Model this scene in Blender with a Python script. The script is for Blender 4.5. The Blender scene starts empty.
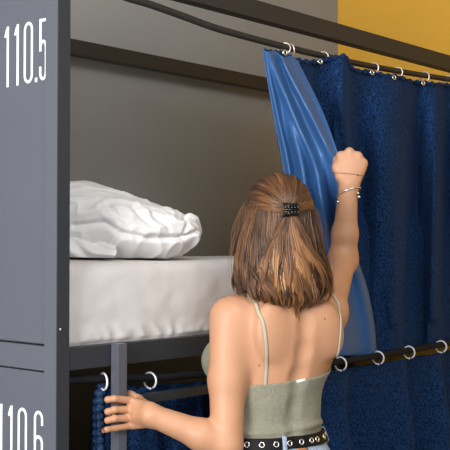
import bpy, bmesh, math, random
import numpy as np
from mathutils import Vector, noise as mnoise

random.seed(7)
RNG = np.random.default_rng(11)
sc = bpy.context.scene
C = sc.collection

# ------------------------------------------------------------------ camera frame
F_PX = 1000.0
CAM = np.array([0.0, 0.0, 1.42])
TH = math.radians(42.0)
CF = np.array([math.cos(TH), math.sin(TH), 0.0])      # horizontal view direction
CR = np.array([math.sin(TH), -math.cos(TH), 0.0])     # picture right
UZ = np.array([0.0, 0.0, 1.0])
PITCH = math.atan(24.0 / F_PX)
FW = CF * math.cos(PITCH) + UZ * math.sin(PITCH)
UP = -CF * math.sin(PITCH) + UZ * math.cos(PITCH)


def ray(px, py):
    return FW + (px - 225.0) / F_PX * CR - (py - 225.0) / F_PX * UP


def P(px, py, d):
    return CAM + ray(px, py) * d


def PY(px, py, Y):
    r = ray(px, py)
    return CAM + r * (Y / r[1])


def PX(px, py, X):
    r = ray(px, py)
    return CAM + r * (X / r[0])


cd = bpy.data.cameras.new('camera')
cd.sensor_width = 36.0
cd.lens = F_PX / 450.0 * 36.0
cd.clip_start = 0.05
cam = bpy.data.objects.new('camera', cd)
C.objects.link(cam)
cam.location = CAM
cam.rotation_euler = Vector(FW).to_track_quat('-Z', 'Y').to_euler()
sc.camera = cam


# ------------------------------------------------------------------ materials
def S(r, g, b):
    def f(c):
        c /= 255.0
        return c / 12.92 if c <= 0.04045 else ((c + 0.055) / 1.055) ** 2.4
    return (f(r), f(g), f(b), 1.0)


def mat(name, col, rough=0.5, metal=0.0, noise_scale=None, noise_amt=0.12, bump=0.0, bump_scale=200.0, **kw):
    m = bpy.data.materials.new(name)
    m.use_nodes = True
    nt = m.node_tree
    b = nt.nodes['Principled BSDF']
    b.inputs['Roughness'].default_value = rough
    b.inputs['Metallic'].default_value = metal
    for k, v in kw.items():
        b.inputs[k.replace('_', ' ')].default_value = v
    tc = nt.nodes.new('ShaderNodeTexCoord')
    n = nt.nodes.new('ShaderNodeTexNoise')
    n.inputs['Scale'].default_value = noise_scale or 8.0
    n.inputs['Detail'].default_value = 4.0
    nt.links.new(tc.outputs['Object'], n.inputs['Vector'])
    r = nt.nodes.new('ShaderNodeValToRGB')
    a = noise_amt
    r.color_ramp.elements[0].position = 0.3
    r.color_ramp.elements[1].position = 0.7
    r.color_ramp.elements[0].color = (col[0] * (1 - a), col[1] * (1 - a), col[2] * (1 - a), 1)
    r.color_ramp.elements[1].color = (min(1, col[0] * (1 + a)), min(1, col[1] * (1 + a)), min(1, col[2] * (1 + a)), 1)
    nt.links.new(n.outputs['Fac'], r.inputs['Fac'])
    nt.links.new(r.outputs['Color'], b.inputs['Base Color'])
    if bump:
        n2 = nt.nodes.new('ShaderNodeTexNoise')
        n2.inputs['Scale'].default_value = bump_scale
        n2.inputs['Detail'].default_value = 3.0
        nt.links.new(tc.outputs['Object'], n2.inputs['Vector'])
        bp = nt.nodes.new('ShaderNodeBump')
        bp.inputs['Strength'].default_value = bump
        bp.inputs['Distance'].default_value = 0.004
        nt.links.new(n2.outputs['Fac'], bp.inputs['Height'])
        nt.links.new(bp.outputs['Normal'], b.inputs['Normal'])
    return m


def fabric(name, dark, light, scale, bump, rough=0.9, sheen=0.3, stretch=(1, 1, 1), bscale=None, sheen_tint=(0.4, 0.55, 0.9, 1)):
    m = bpy.data.materials.new(name)
    m.use_nodes = True
    nt = m.node_tree
    b = nt.nodes['Principled BSDF']
    b.inputs['Roughness'].default_value = rough
    b.inputs['Sheen Weight'].default_value = sheen
    b.inputs['Specular IOR Level'].default_value = 0.12
    b.inputs['Sheen Roughness'].default_value = 0.4
    b.inputs['Sheen Tint'].default_value = sheen_tint
    tc = nt.nodes.new('ShaderNodeTexCoord')
    mp = nt.nodes.new('ShaderNodeMapping')
    mp.inputs['Scale'].default_value = stretch
    nt.links.new(tc.outputs['Object'], mp.inputs['Vector'])
    n = nt.nodes.new('ShaderNodeTexNoise')
    n.inputs['Scale'].default_value = scale
    n.inputs['Detail'].default_value = 5.0
    n.inputs['Roughness'].default_value = 0.7
    nt.links.new(mp.outputs['Vector'], n.inputs['Vector'])
    r = nt.nodes.new('ShaderNodeValToRGB')
    r.color_ramp.elements[0].position = 0.36
    r.color_ramp.elements[1].position = 0.66
    r.color_ramp.elements[0].color = dark
    r.color_ramp.elements[1].color = light
    nt.links.new(n.outputs['Fac'], r.inputs['Fac'])
    nt.links.new(r.outputs['Color'], b.inputs['Base Color'])
    n2 = nt.nodes.new('ShaderNodeTexNoise')
    n2.inputs['Scale'].default_value = bscale or scale
    n2.inputs['Detail'].default_value = 4.0
    nt.links.new(mp.outputs['Vector'], n2.inputs['Vector'])
    bp = nt.nodes.new('ShaderNodeBump')
    bp.inputs['Strength'].default_value = bump
    bp.inputs['Distance'].default_value = 0.006
    nt.links.new(n2.outputs['Fac'], bp.inputs['Height'])
    nt.links.new(bp.outputs['Normal'], b.inputs['Normal'])
    return m


M = {}
M['steel'] = mat('charcoal_steel', S(42, 45, 51), 0.45, 0.0, 40, 0.05, 0.05, 300)
M['steel_rail'] = mat('charcoal_steel_rail', S(37, 36, 36), 0.55, 0.0, 40, 0.06, 0.05, 300)
M['rod'] = mat('black_rod_paint', S(26, 27, 30), 0.7, 0.0, 40, 0.08, Specular_IOR_Level=0.15)
M['ladder'] = mat('grey_ladder_paint', S(84, 85, 92), 0.35, 0.0, 40, 0.05)
M['panel'] = mat('blue_grey_panel', S(88, 90, 100), 0.45, 0.0, 3, 0.02, 0.02, 500)
M['number'] = mat('white_vinyl', S(246, 246, 248), 0.6)
M['wall_grey'] = mat('grey_plaster', S(147, 147, 144), 0.9, 0.0, 2.0, 0.04, 0.05, 60)
M['wall_yellow'] = mat('ochre_plaster', S(216, 163, 55), 0.9, 0.0, 2.0, 0.03, 0.05, 60)
M['floor'] = mat('grey_vinyl', S(105, 102, 98), 0.6, 0.0, 5, 0.08)
M['ceiling'] = mat('white_ceiling', S(205, 204, 200), 0.9)
M['sheet'] = mat('white_sheet', S(208, 203, 200), 0.95, 0.0, 6, 0.015, 0.12, 500, Sheen_Weight=0.1)
M['pillow'] = mat('white_pillowcase', S(228, 227, 227), 0.95, 0.0, 6, 0.015, 0.1, 400, Sheen_Weight=0.1)
M['velvet'] = fabric('navy_chenille', S(4, 12, 29), S(32, 66, 114), 150, 0.55, 0.95, 0.07, (1, 1, 1.0), 230, (0.25, 0.45, 1.0, 1))
M['lining'] = mat('blue_satin', S(52, 92, 142), 0.42, 0.0, 5, 0.04, 0.03, 80, Specular_IOR_Level=0.42)
M['trim'] = fabric('blue_chenille_trim', S(20, 36, 62), S(66, 98, 140), 160, 0.7, 0.95, 0.07, (1, 1, 1), None, (0.25, 0.45, 1.0, 1))
M['ring'] = mat('white_plastic', S(225, 226, 230), 0.35)
M['ring_metal'] = mat('pale_metal', S(215, 205, 195), 0.3, 0.5)
M['metal'] = mat('chrome', S(225, 222, 218), 0.22, 1.0)
M['silver'] = mat('silver', S(235, 232, 228), 0.25, 0.9)
M['black_plastic'] = mat('black_acetate', S(14, 13, 13), 0.15)
M['leather'] = mat('black_leather', S(15, 14, 15), 0.55, 0.0, 60, 0.2, 0.2, 300, Specular_IOR_Level=0.2)
M['tan'] = mat('tan_leather', S(158, 112, 76), 0.6, 0.0, 40, 0.15)
M['denim'] = fabric('light_denim', S(120, 138, 160), S(186, 198, 212), 240, 0.5, 0.9, 0.05)
M['cami'] = fabric('sage_jersey', S(127, 124, 107), S(141, 138, 121), 120, 0.25, 0.9, 0.12, (1, 1, 1), 260, (1, 1, 1, 1))
M['strap'] = mat('sage_strap', S(170, 165, 145), 0.8)
M['white_cloth'] = mat('white_tag', S(240, 240, 236), 0.8)
M['shoe'] = mat('white_canvas', S(225, 224, 220), 0.8)
M['eye'] = mat('eye_white', S(235, 230, 225), 0.2)
M['iris'] = mat('brown_iris', S(70, 45, 30), 0.2)
M['thread'] = mat('blue_thread', S(70, 90, 130), 0.7)
M['dark_wood'] = mat('dark_board', S(40, 40, 42), 0.8)


def skin_material():
    m = mat('skin', S(189, 139, 106), 0.52, 0.0, 14, 0.035, 0.06, 350)
    nt = m.node_tree
    b = nt.nodes['Principled BSDF']
    b.inputs['Subsurface Weight'].default_value = 0.06
    b.inputs['Subsurface Radius'].default_value = (0.012, 0.005, 0.003)
    b.inputs['Subsurface Scale'].default_value = 1.0
    return m


M['skin'] = skin_material()
M['lip'] = mat('lips', S(178, 100, 92), 0.4)
M['mole'] = mat('mole', S(92, 56, 42), 0.6)


def hair_material():
    m = bpy.data.materials.new('brown_hair')
    m.use_nodes = True
    nt = m.node_tree
    b = nt.nodes['Principled BSDF']
    b.inputs['Roughness'].default_value = 0.36
    b.inputs['Specular IOR Level'].default_value = 0.45
    b.inputs['Anisotropic'].default_value = 0.4
    at = nt.nodes.new('ShaderNodeAttribute')
    at.attribute_name = 'tone'
    r = nt.nodes.new('ShaderNodeValToRGB')
    e = r.color_ramp.elements
    e[0].position = 0.0
    e[0].color = S(42, 28, 19)
    e[1].position = 1.0
    e[1].color = S(216, 172, 124)
    for p, c in ((0.3, S(84, 56, 36)), (0.6, S(134, 91, 57)), (0.8, S(178, 127, 80))):
        x = e.new(p)
        x.color = c
    nt.links.new(at.outputs['Fac'], r.inputs['Fac'])
    nt.links.new(r.outputs['Color'], b.inputs['Base Color'])
    return m


M['hair'] = hair_material()


# ------------------------------------------------------------------ object helpers
def link(name, me, m=None, parent=None, smooth=True):
    o = bpy.data.objects.new(name, me)
    C.objects.link(o)
    if m is not None:
        for x in (m if isinstance(m, (list, tuple)) else [m]):
            me.materials.append(x)
    if smooth and len(me.polygons):
        me.polygons.foreach_set('use_smooth', np.ones(len(me.polygons), dtype=bool))
    if parent is not None:
        o.parent = parent
    return o


def mesh_np(name, V, Q):
    me = bpy.data.meshes.new(name)
    V = np.asarray(V, dtype=np.float32)
    Q = np.asarray(Q, dtype=np.int32)
    k = Q.shape[1]
    me.vertices.add(len(V))
    me.vertices.foreach_set('co', V.ravel())
    me.loops.add(Q.size)
    me.loops.foreach_set('vertex_index', Q.ravel())
    me.polygons.add(len(Q))
    me.polygons.foreach_set('loop_start', np.arange(0, Q.size, k, dtype=np.int32))
    me.update(calc_edges=True)
    me.validate()
    return me


def from_bm(name, bm):
    bmesh.ops.recalc_face_normals(bm, faces=bm.faces)
    me = bpy.data.meshes.new(name)
    bm.to_mesh(me)
    bm.free()
    return me


def empty(name, loc=(0, 0, 0)):
    o = bpy.data.objects.new(name, None)
    o.empty_display_size = 0.05
    o.location = loc
    C.objects.link(o)
    return o


def tag(o, label, cat, group=None):
    o['label'] = label
    o['category'] = cat
    if group:
        o['group'] = group
    return o


def add_box(bm, lo, hi, bev=0.0):
    lo = Vector(lo)
    hi = Vector(hi)
    r = bmesh.ops.create_cube(bm, size=1.0)
    vs = r['verts']
    for v in vs:
        v.co = Vector(((v.co[i] + 0.5) * (hi[i] - lo[i]) + lo[i]) for i in range(3))
    if bev > 0:
        es = {e for v in vs for e in v.link_edges}
        bmesh.ops.bevel(bm, geom=list(es), offset=bev, segments=2, affect='EDGES', profile=0.6)


def box(name, lo, hi, m, parent=None, bev=0.002):
    bm = bmesh.new()
    add_box(bm, lo, hi, bev)
    return link(name, from_bm(name, bm), m, parent, smooth=False)


def add_tube(bm, pts, rad, seg=10, caps=True, flat=None):
    """round (or flattened) tube through pts; rad number or list; flat=(normal list, ratio)"""
    pts = [Vector(p) for p in pts]
    n = len(pts)
    rs = rad if isinstance(rad, (list, tuple)) else [rad] * n
    rings = []
    prev = None
    for i in range(n):
        t = (pts[min(i + 1, n - 1)] - pts[max(i - 1, 0)]).normalized()
        if flat is not None:
            nn = Vector(flat[0][i])
            u = t.cross(nn).normalized()
            v = u.cross(t).normalized()
            ku, kv = 1.0, flat[1]
        else:
            if prev is None:
                a = Vector((0, 0, 1)) if abs(t.z) < 0.9 else Vector((1, 0, 0))
                u = t.cross(a).normalized()
            else:
                u = (prev - t * prev.dot(t)).normalized()
            prev = u
            v = t.cross(u).normalized()
            ku = kv = 1.0
        rings.append([bm.verts.new(pts[i] + u * (rs[i] * ku * math.cos(2 * math.pi * k / seg)) + v * (rs[i] * kv * math.sin(2 * math.pi * k / seg))) for k in range(seg)])
    for a, b in zip(rings, rings[1:]):
        for k in range(seg):
            bm.faces.new((a[k], a[(k + 1) % seg], b[(k + 1) % seg], b[k]))
    if caps:
        bm.faces.new(rings[0][::-1])
        bm.faces.new(rings[-1])


def tube(name, pts, rad, m, parent=None, seg=12, flat=None):
    bm = bmesh.new()
    add_tube(bm, pts, rad, seg, True, flat)
    return link(name, from_bm(name, bm), m, parent)


def add_torus(bm, c, ax, R, r, n=28, k=8, a0=0.0, a1=2 * math.pi, ref=None):
    c = Vector(c)
    ax = Vector(ax).normalized()
    a = Vector(ref) if ref is not None else (Vector((0, 0, 1)) if abs(ax.z) < 0.9 else Vector((1, 0, 0)))
    u = (a - ax * a.dot(ax)).normalized()
    v = ax.cross(u)
    full = abs(a1 - a0 - 2 * math.pi) < 1e-6
    N = n if full else n + 1
    rings = []
    for i in range(N):
        t = a0 + (a1 - a0) * i / n
        d = u * math.cos(t) + v * math.sin(t)
        rings.append([bm.verts.new(c + d * (R + r * math.cos(2 * math.pi * j / k)) + ax * (r * math.sin(2 * math.pi * j / k))) for j in range(k)])
    for i in range(N if full else N - 1):
        A = rings[i]
        B = rings[(i + 1) % N]
        for j in range(k):
            bm.faces.new((A[j], A[(j + 1) % k], B[(j + 1) % k], B[j]))
    if not full:
        bm.faces.new(rings[0][::-1])
        bm.faces.new(rings[-1])


def spline(pts, n):
    """Catmull-Rom through pts, n samples"""
    p = np.asarray(pts, dtype=float)
    m = len(p)
    q = np.vstack([2 * p[0] - p[1], p, 2 * p[-1] - p[-2]])
    t = np.linspace(0, m - 1 - 1e-9, n)
    i = t.astype(int)
    f = (t - i)[:, None]
    a, b, c, d = q[i], q[i + 1], q[i + 2], q[i + 3]
    return 0.5 * (2 * b + (c - a) * f + (2 * a - 5 * b + 4 * c - d) * f ** 2 + (3 * b - a - 3 * c + d) * f ** 3)


# ------------------------------------------------------------------ signed distance modelling
class Field:
    def __init__(s, lo, hi, h):
        s.lo = np.asarray(lo, float)
        s.h = h
        s.n = np.ceil((np.asarray(hi, float) - s.lo) / h).astype(int) + 1
        s.f = np.full(s.n, 1.0, dtype=np.float32)

    def block(s, lo, hi):
        a = np.clip(np.floor((np.asarray(lo) - s.lo) / s.h).astype(int), 0, s.n)
        b = np.clip(np.ceil((np.asarray(hi) - s.lo) / s.h).astype(int) + 1, 0, s.n)
        if np.any(b <= a):
            return None
        ax = [(s.lo[i] + s.h * np.arange(a[i], b[i])).astype(np.float32) for i in range(3)]
        return (slice(a[0], b[0]), slice(a[1], b[1]), slice(a[2], b[2])), ax[0][:, None, None], ax[1][None, :, None], ax[2][None, None, :]

    def add(s, prim, k=0.01, op='u'):
        fn, lo, hi = prim
        pad = k + 2.5 * s.h
        r = s.block(np.asarray(lo) - pad, np.asarray(hi) + pad)
        if r is None:
            return
        sl, x, y, z = r
        d = fn(x, y, z)
        o = s.f[sl]
        if op == 'u':
            e = np.maximum(k - np.abs(o - d), 0) / max(k, 1e-6)
            s.f[sl] = np.minimum(o, d) - e * e * k * 0.25
        elif op == 's':
            d = -d
            e = np.maximum(k - np.abs(o - d), 0) / max(k, 1e-6)
            s.f[sl] = np.maximum(o, d) + e * e * k * 0.25
        else:
            s.f[sl] = np.maximum(o, d)

    def sample(s, p):
        q = (np.asarray(p) - s.lo) / s.h
        i = np.clip(np.floor(q).astype(int), 0, s.n - 2)
        f = q - i
        r = 0.0
        for a in (0, 1):
            for b in (0, 1):
                for c in (0, 1):
                    w = (f[0] if a else 1 - f[0]) * (f[1] if b else 1 - f[1]) * (f[2] if c else 1 - f[2])
                    r += w * s.f[i[0] + a, i[1] + b, i[2] + c]
        return r

    def grad(s, p):
        e = s.h
        g = np.array([s.sample(p + np.eye(3)[i] * e) - s.sample(p - np.eye(3)[i] * e) for i in range(3)])
        return g / (np.linalg.norm(g) + 1e-9)

    def project(s, p, off=0.0, it=12):
        p = np.array(p, float)
        for _ in range(it):
            p = p - s.grad(p) * (s.sample(p) - off) * 0.8
        return p

    def hit(s, px, py, d0, d1, off=0.0):
        """first point of the surface along the sight line"""
        r = ray(px, py)
        d = d0
        while d < d1:
            if s.sample(CAM + r * d) < off:
                return CAM + r * d
            d += 0.0015
        return None

    def mesh(s, name):
        V, Q = surface_nets(s.f, s.lo, s.h)
        return mesh_np(name, V, Q)


def surface_nets(f, lo, h):
    ins = f < 0
    c = np.zeros(np.array(f.shape) - 1, dtype=np.int8)
    for a in (0, 1):
        for b in (0, 1):
            for d in (0, 1):
                c += ins[a:f.shape[0] - 1 + a, b:f.shape[1] - 1 + b, d:f.shape[2] - 1 + d]
    mix = np.argwhere((c > 0) & (c < 8))
    idx = np.full(c.shape, -1, dtype=np.int32)
    idx[mix[:, 0], mix[:, 1], mix[:, 2]] = np.arange(len(mix))
    corner = [(a, b, d) for a in (0, 1) for b in (0, 1) for d in (0, 1)]
    val = np.stack([f[mix[:, 0] + a, mix[:, 1] + b, mix[:, 2] + d] for a, b, d in corner], 1)
    acc = np.zeros((len(mix), 3))
    cnt = np.zeros(len(mix))
    for i in range(8):
        for j in range(i + 1, 8):
            if sum(abs(corner[i][k] - corner[j][k]) for k in range(3)) != 1:
                continue
            sel = (val[:, i] < 0) != (val[:, j] < 0)
            t = val[sel, i] / (val[sel, i] - val[sel, j])
            p0 = np.array(corner[i], float)
            p1 = np.array(corner[j], float)
            acc[sel] += p0 + t[:, None] * (p1 - p0)
            cnt[sel] += 1
    V = lo + (mix + acc / cnt[:, None]) * h
    quads = []
    for ax in range(3):
        u, v = [(1, 2), (2, 0), (0, 1)][ax]
        sl0 = [slice(None)] * 3
        sl1 = [slice(None)] * 3
        sl0[ax] = slice(0, -1)
        sl1[ax] = slice(1, None)
        A = ins[tuple(sl0)]
        B = ins[tuple(sl1)]
        e = np.argwhere(A != B)
        e = e[(e[:, u] > 0) & (e[:, v] > 0) & (e[:, u] < f.shape[u] - 1) & (e[:, v] < f.shape[v] - 1)]
        s_in = A[e[:, 0], e[:, 1], e[:, 2]]

        def cell(du, dv):
            q = e.copy()
            q[:, u] += du
            q[:, v] += dv
            return idx[q[:, 0], q[:, 1], q[:, 2]]
        q = np.stack([cell(-1, -1), cell(0, -1), cell(0, 0), cell(-1, 0)], 1)
        q[~s_in] = q[~s_in][:, ::-1]
        quads.append(q)
    return V, np.vstack(quads)


def rcone(a, b, r1, r2):
    a = np.asarray(a, float)
    b = np.asarray(b, float)
    ab = b - a
    L = float(ab @ ab) + 1e-12

    def fn(x, y, z):
        X, Y, Z = x - a[0], y - a[1], z - a[2]
        t = np.clip((X * ab[0] + Y * ab[1] + Z * ab[2]) / L, 0, 1)
        return np.sqrt((X - t * ab[0]) ** 2 + (Y - t * ab[1]) ** 2 + (Z - t * ab[2]) ** 2) - (r1 + (r2 - r1) * t)
    r = max(r1, r2)
    return fn, np.minimum(a, b) - r, np.maximum(a, b) + r


def ellip(c, rad, axes):
    c = np.asarray(c, float)
    A = np.asarray(axes, float)
    rad = np.asarray(rad, float)

    def fn(x, y, z):
        X, Y, Z = x - c[0], y - c[1], z - c[2]
        q = [X * A[i][0] + Y * A[i][1] + Z * A[i][2] for i in range(3)]
        k0 = np.sqrt(sum((q[i] / rad[i]) ** 2 for i in range(3)))
        k1 = np.sqrt(sum((q[i] / rad[i] ** 2) ** 2 for i in range(3))) + 1e-6
        return k0 * (k0 - 1) / k1
    R = rad.max()
    return fn, c - R, c + R


def loft(O, A, Fv, tab, n=2.2):
    """upright body of elliptical sections; tab rows: z, centre along A, centre along Fv, half width, half depth"""
    t = spline(np.array(sorted(tab)), 240)
    zs = t[:, 0]

    def fn(x, y, z):
        zz = z.ravel()
        g = [np.interp(zz, zs, t[:, i]).astype(np.float32)[None, None, :] for i in (1, 2, 3, 4)]
        X, Y = x - O[0], y - O[1]
        u = (X * A[0] + Y * A[1] - g[0]) / g[2]
        v = (X * Fv[0] + Y * Fv[1] - g[1]) / g[3]
        k = (np.abs(u) ** n + np.abs(v) ** n) ** (1.0 / n)
        d = (k - 1) * np.minimum(g[2], g[3])
        e = np.maximum(zs[0] - z, z - zs[-1])
        return np.where(e > 0, np.sqrt(np.maximum(d, 0) ** 2 + np.maximum(e, 0) ** 2) + np.minimum(np.maximum(d, e), 0), d)
    R = max(abs(t[:, 1]).max() + t[:, 3].max(), abs(t[:, 2]).max() + t[:, 4].max()) * 1.05
    return fn, np.array([O[0] - R, O[1] - R, zs[0]]), np.array([O[0] + R, O[1] + R, zs[-1]])


# ================================================================== THE ROOM
Y0 = 1.93                      # front plane of the bunk
X0 = Y0 * 0.7947               # outer plane of the bunk's end panel
YB = 2.785                     # back of the bunk
WALLY = 2.84
WALLX = PY(338, 60, WALLY)[0]


def structure(name, lo, hi, m):
    o = box(name, lo, hi, m, None, 0.0)
    o['kind'] = 'structure'
    return o


structure('floor', (-4.5, -3.0, -0.06), (WALLX + 0.1, WALLY + 0.1, 0.0), M['floor'])
structure('wall_back', (-4.5, WALLY, 0.0), (WALLX + 0.1, WALLY + 0.1, 3.0), M['wall_grey'])
structure('wall_right', (WALLX, -0.6, 0.0), (WALLX + 0.1, WALLY, 3.0), M['wall_yellow'])
structure('ceiling', (-4.5, -3.0, 3.0), (WALLX + 0.1, WALLY + 0.1, 3.08), M['ceiling'])

# ================================================================== THE BUNK BED
bed = tag(empty('bunk_bed', (X0, Y0, 0)), 'charcoal steel bunk bed frame with blue-grey end panel numbered 110.5 and 110.6', 'bunk bed')


def bbox_(name, lo, hi, m, bev=0.002, parent=None):
    o = box(name, np.array(lo) - np.array([X0, Y0, 0]), np.array(hi) - np.array([X0, Y0, 0]), m, parent or bed, bev)
    return o


XE = WALLX - 0.03
ZT0 = PY(300, 29.5, Y0)[2]
ZT1 = PY(300, 12, Y0)[2]
ZR1 = PY(100, 345.3, Y0)[2]
ZR0 = PY(100, 367.5, Y0)[2]
PW, PD = 0.0395, 0.048
for (x, y) in ((X0, Y0), (XE - PW, Y0), (X0, YB - PD), (XE - PW, YB - PD)):
    bbox_('corner_post', (x, y, 0.0), (x + PW, y + PD, ZT1 + 0.01), M['steel'], 0.0015)
# long rails
bbox_('top_rail', (X0 + PW, Y0 + 0.002, ZT0), (XE - PW, Y0 + 0.042, ZT1), M['steel_rail'])
zb0 = PY(165, 71, YB - 0.04)[2]
zb1 = PY(165, 57, YB - 0.04)[2]
bbox_('back_rail', (X0 + PW, YB - 0.04, zb0), (XE - PW, YB, zb1), M['steel_rail'])
bbox_('side_rail', (X0 + PW, Y0 + 0.003, ZR0), (XE - PW, Y0 + 0.033, ZR1), M['steel'])
bbox_('side_rail', (X0 + PW, YB - 0.035, ZR0), (XE - PW, YB - 0.005, ZR1), M['steel'])
bbox_('side_rail', (X0 + PW, Y0 + 0.003, 0.25), (XE - PW, Y0 + 0.033, 0.31), M['steel'])
bbox_('base_board', (X0 + PW, Y0 + 0.034, ZR0 + 0.01), (XE - PW, YB - 0.036, ZR0 + 0.03), M['dark_wood'])
bbox_('base_board', (X0 + PW, Y0 + 0.034, 0.27), (XE - PW, YB - 0.036, 0.29), M['dark_wood'])
# the panelled short end
zs1 = PX(45, 346.5, X0)[2]
zs0 = PX(45, 371.5, X0)[2]
yb = YB - PD - 0.001
bbox_('end_rail', (X0 + 0.001, Y0 + PD + 0.001, zs0), (X0 + 0.035, yb, zs1), M['panel'], 0.002)
bbox_('end_rail', (X0 + 0.001, Y0 + PD + 0.001, ZT0), (X0 + 0.035, yb, ZT1), M['panel'], 0.002)
up = bbox_('end_panel', (X0 + 0.0035, Y0 + PD + 0.0015, zs1 + 0.005), (X0 + 0.02, yb, ZT0 - 0.001), M['panel'], 0.0025)
low = bbox_('end_panel', (X0 + 0.0035, Y0 + PD + 0.0015, 0.10), (X0 + 0.02, yb, zs0 - 0.004), M['panel'], 0.0025)
# light edge strip of the panel frame: the post's outer cheek
bbox_('post_cheek', (X0 - 0.0015, Y0 + 0.001, 0.0), (X0, Y0 + PD - 0.001, ZT1 + 0.01), M['panel'], 0.0005)
bm = bmesh.new()
sp = PY(60.5, 329.5, Y0) - np.array([X0, Y0, 0])
add_tube(bm, [sp + np.array([0, 0.001, 0]), sp + np.array([0, -0.0015, 0])], 0.0035, 12)
link('screw', from_bm('screw', bm), M['metal'], bed)


def stroke(bm, pts, w, closed=False):
    p = np.asarray(pts, float)
    n = len(p)
    L, R_ = [], []
    for i in range(n):
        if closed:
            t = p[(i + 1) % n] - p[i - 1]
        else:
            t = p[min(i + 1, n - 1)] - p[max(i - 1, 0)]
        t = t / (np.linalg.norm(t) + 1e-9)
        nn = np.array([-t[1], t[0]]) * w / 2
        L.append(p[i] + nn)
        R_.append(p[i] - nn)
    return L, R_


def arc(cx, cy, rx, ry, a0, a1, n=14):
    return [(cx + rx * math.cos(math.radians(a0 + (a1 - a0) * i / n)), cy + ry * math.sin(math.radians(a0 + (a1 - a0) * i / n))) for i in range(n + 1)]


def digit(ch):
    """strokes in a box 1 wide (unit = digit width) and H high"""
    H = 3.62
    h = 0.14
    if ch == '1':
        return [([(0.22, H - 0.62), (0.46, H - 0.12)], False), ([(0.55, 0), (0.55, H)], False)], 0.85
    if ch == '0':
        p = arc(0.5, H - 0.5, 0.38, 0.40, 0, 180) + arc(0.5, 0.5, 0.38, 0.40, 180, 360)
        return [(p, True)], 1.0
    if ch == '.':
        return [([(0.14, 0.0), (0.14, 0.26)], False)], 0.3
    if ch == '5':
        return [([(0.9, H - 0.12), (0.13, H - 0.12)], False), ([(0.14, H - 0.02), (0.14, 1.72)], False),
                (arc(0.5, 1.92, 0.36, 0.36, 168, 0, 10) + arc(0.5, 0.5, 0.36, 0.38, 0, -180, 14) + [(0.14, 0.85)], False)], 1.0
    if ch == '6':
        return [([(0.87, H - 0.85)] + arc(0.5, H - 0.5, 0.37, 0.38, 0, 180) + arc(0.5, 0.5, 0.37, 0.38, 180, 360), False),
                ([(0.87, 0.5)] + arc(0.5, 1.75, 0.37, 0.36, 0, 165), False)], 1.0


def lettering(chars, slots, ztop, zbot, parent):
    bm = bmesh.new()
    H = 3.62
    for ch, (y_left, y_right) in zip(chars, slots):
        st, wd = digit(ch)
        ky = (y_left - y_right) / wd
        kz = (ztop - zbot) / H
        for si, (pts, closed) in enumerate(st):
            p = [(-(a * ky), b * kz) for a, b in pts]
            L, R_ = stroke(bm, p, 0.0074 if ch != '.' else 0.0085, closed)
            n = len(p)
            rows = []
            for i in range(n):
                rows.append([bm.verts.new((x, y_left + q[0] - Y0, zbot + q[1])) for x in (0.0026 - 0.0003 * si, 0.0040) for q in (L[i], R_[i])])
            for i in range(n if closed else n - 1):
                a, b = rows[i], rows[(i + 1) % n]
                for s in ((0, 1), (1, 3), (3, 2), (2, 0)):
                    bm.faces.new((a[s[0]], a[s[1]], b[s[1]], b[s[0]]))
            if not closed:
                bm.faces.new((rows[0][0], rows[0][1], rows[0][3], rows[0][2]))
                bm.faces.new((rows[-1][0], rows[-1][1], rows[-1][3], rows[-1][2]))
    return link('bunk_number', from_bm('bunk_number', bm), M['number'], parent, smooth=False)


def slotY(a, b):
    return PX(a, 100, X0)[1], PX(b, 100, X0)[1]


zt = PX(46, 16.8, X0)[2]
zl = PX(46, 80, X0)[2]
lettering('110.5', [slotY(2.2, 9), slotY(12, 19), slotY(22.5, 31.8), slotY(33.6, 36.6), slotY(38.2, 46.0)], zt, zl, up)
z6 = PX(39, 410.6, X0)[2]
lettering('110.6', [slotY(-2.3, 4.6), slotY(7.5, 14.8), slotY(18.2, 27.6), slotY(29.4, 32.4), slotY(34.2, 43.8)], z6, z6 - (zt - zl), low)

# curtain rods (each sags a little between its ends)
RODR = 0.0102
off = np.array([X0, Y0, 0])
up_px = [(60, -30), (118, -5.5), (150, 4.5), (185, 17), (217, 28.5), (260, 40.5), (300, 50.5), (350, 62), (400, 71.5), (450, 79.5), (480, 84)]
UROD = spline([PY(a, b, Y0 + 0.012) for a, b in up_px], 90)
lo_px = [(66, 380.5, 0.03), (104, 378.6, 0.028), (156, 377.5, 0.02), (207, 373.5, 0.0), (270, 368.5, -0.03), (341, 361.5, -0.055), (400, 351.8, -0.062), (450, 343, -0.06), (480, 337.5, -0.05)]
LROD = spline([PY(a, b, Y0 + c) for a, b, c in lo_px], 90)
tube('curtain_rod', [p - off for p in UROD], RODR, M['steel_rail'], bed, 14)
tube('curtain_rod', [p - off for p in LROD], RODR * 1.02, M['rod'], bed, 14)

# ladder hooked on the side rail
lad = tag(empty('bunk_ladder', (PY(119, 400, Y0)[0], Y0, 0)), 'charcoal metal ladder standing against the bunk rail, gripped by the woman', 'ladder')
lx0 = PY(118.2, 400, Y0 - 0.027)[0]
lx1 = PY(127, 400, Y0 - 0.027)[0]
lw = lx1 - lx0
LO = np.array(lad.location)


def lbox(name, lo, hi, m, bev=0.0015):
    return box(name, np.array(lo) - LO, np.array(hi) - LO, m, lad, bev)


for xx in (lx0, lx0 + 0.40):
    lbox('stile', (xx, Y0 - 0.027, 0.0), (xx + lw, Y0 + 0.001, ZR1 + 0.002), M['ladder'])
zr = PY(150, 393.5, Y0 - 0.02)[2]
for k in range(4):
    lbox('rung', (lx0 + lw - 0.001, Y0 - 0.024, zr - 0.025 - 0.26 * k), (lx0 + 0.401, Y0 - 0.002, zr - 0.26 * k), M['steel'])


# ================================================================== MATTRESS AND PILLOW
def fbm(p, s, o=3):
    return mnoise.fractal(Vector(p) * s, 0.9, 2.0, o)


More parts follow.
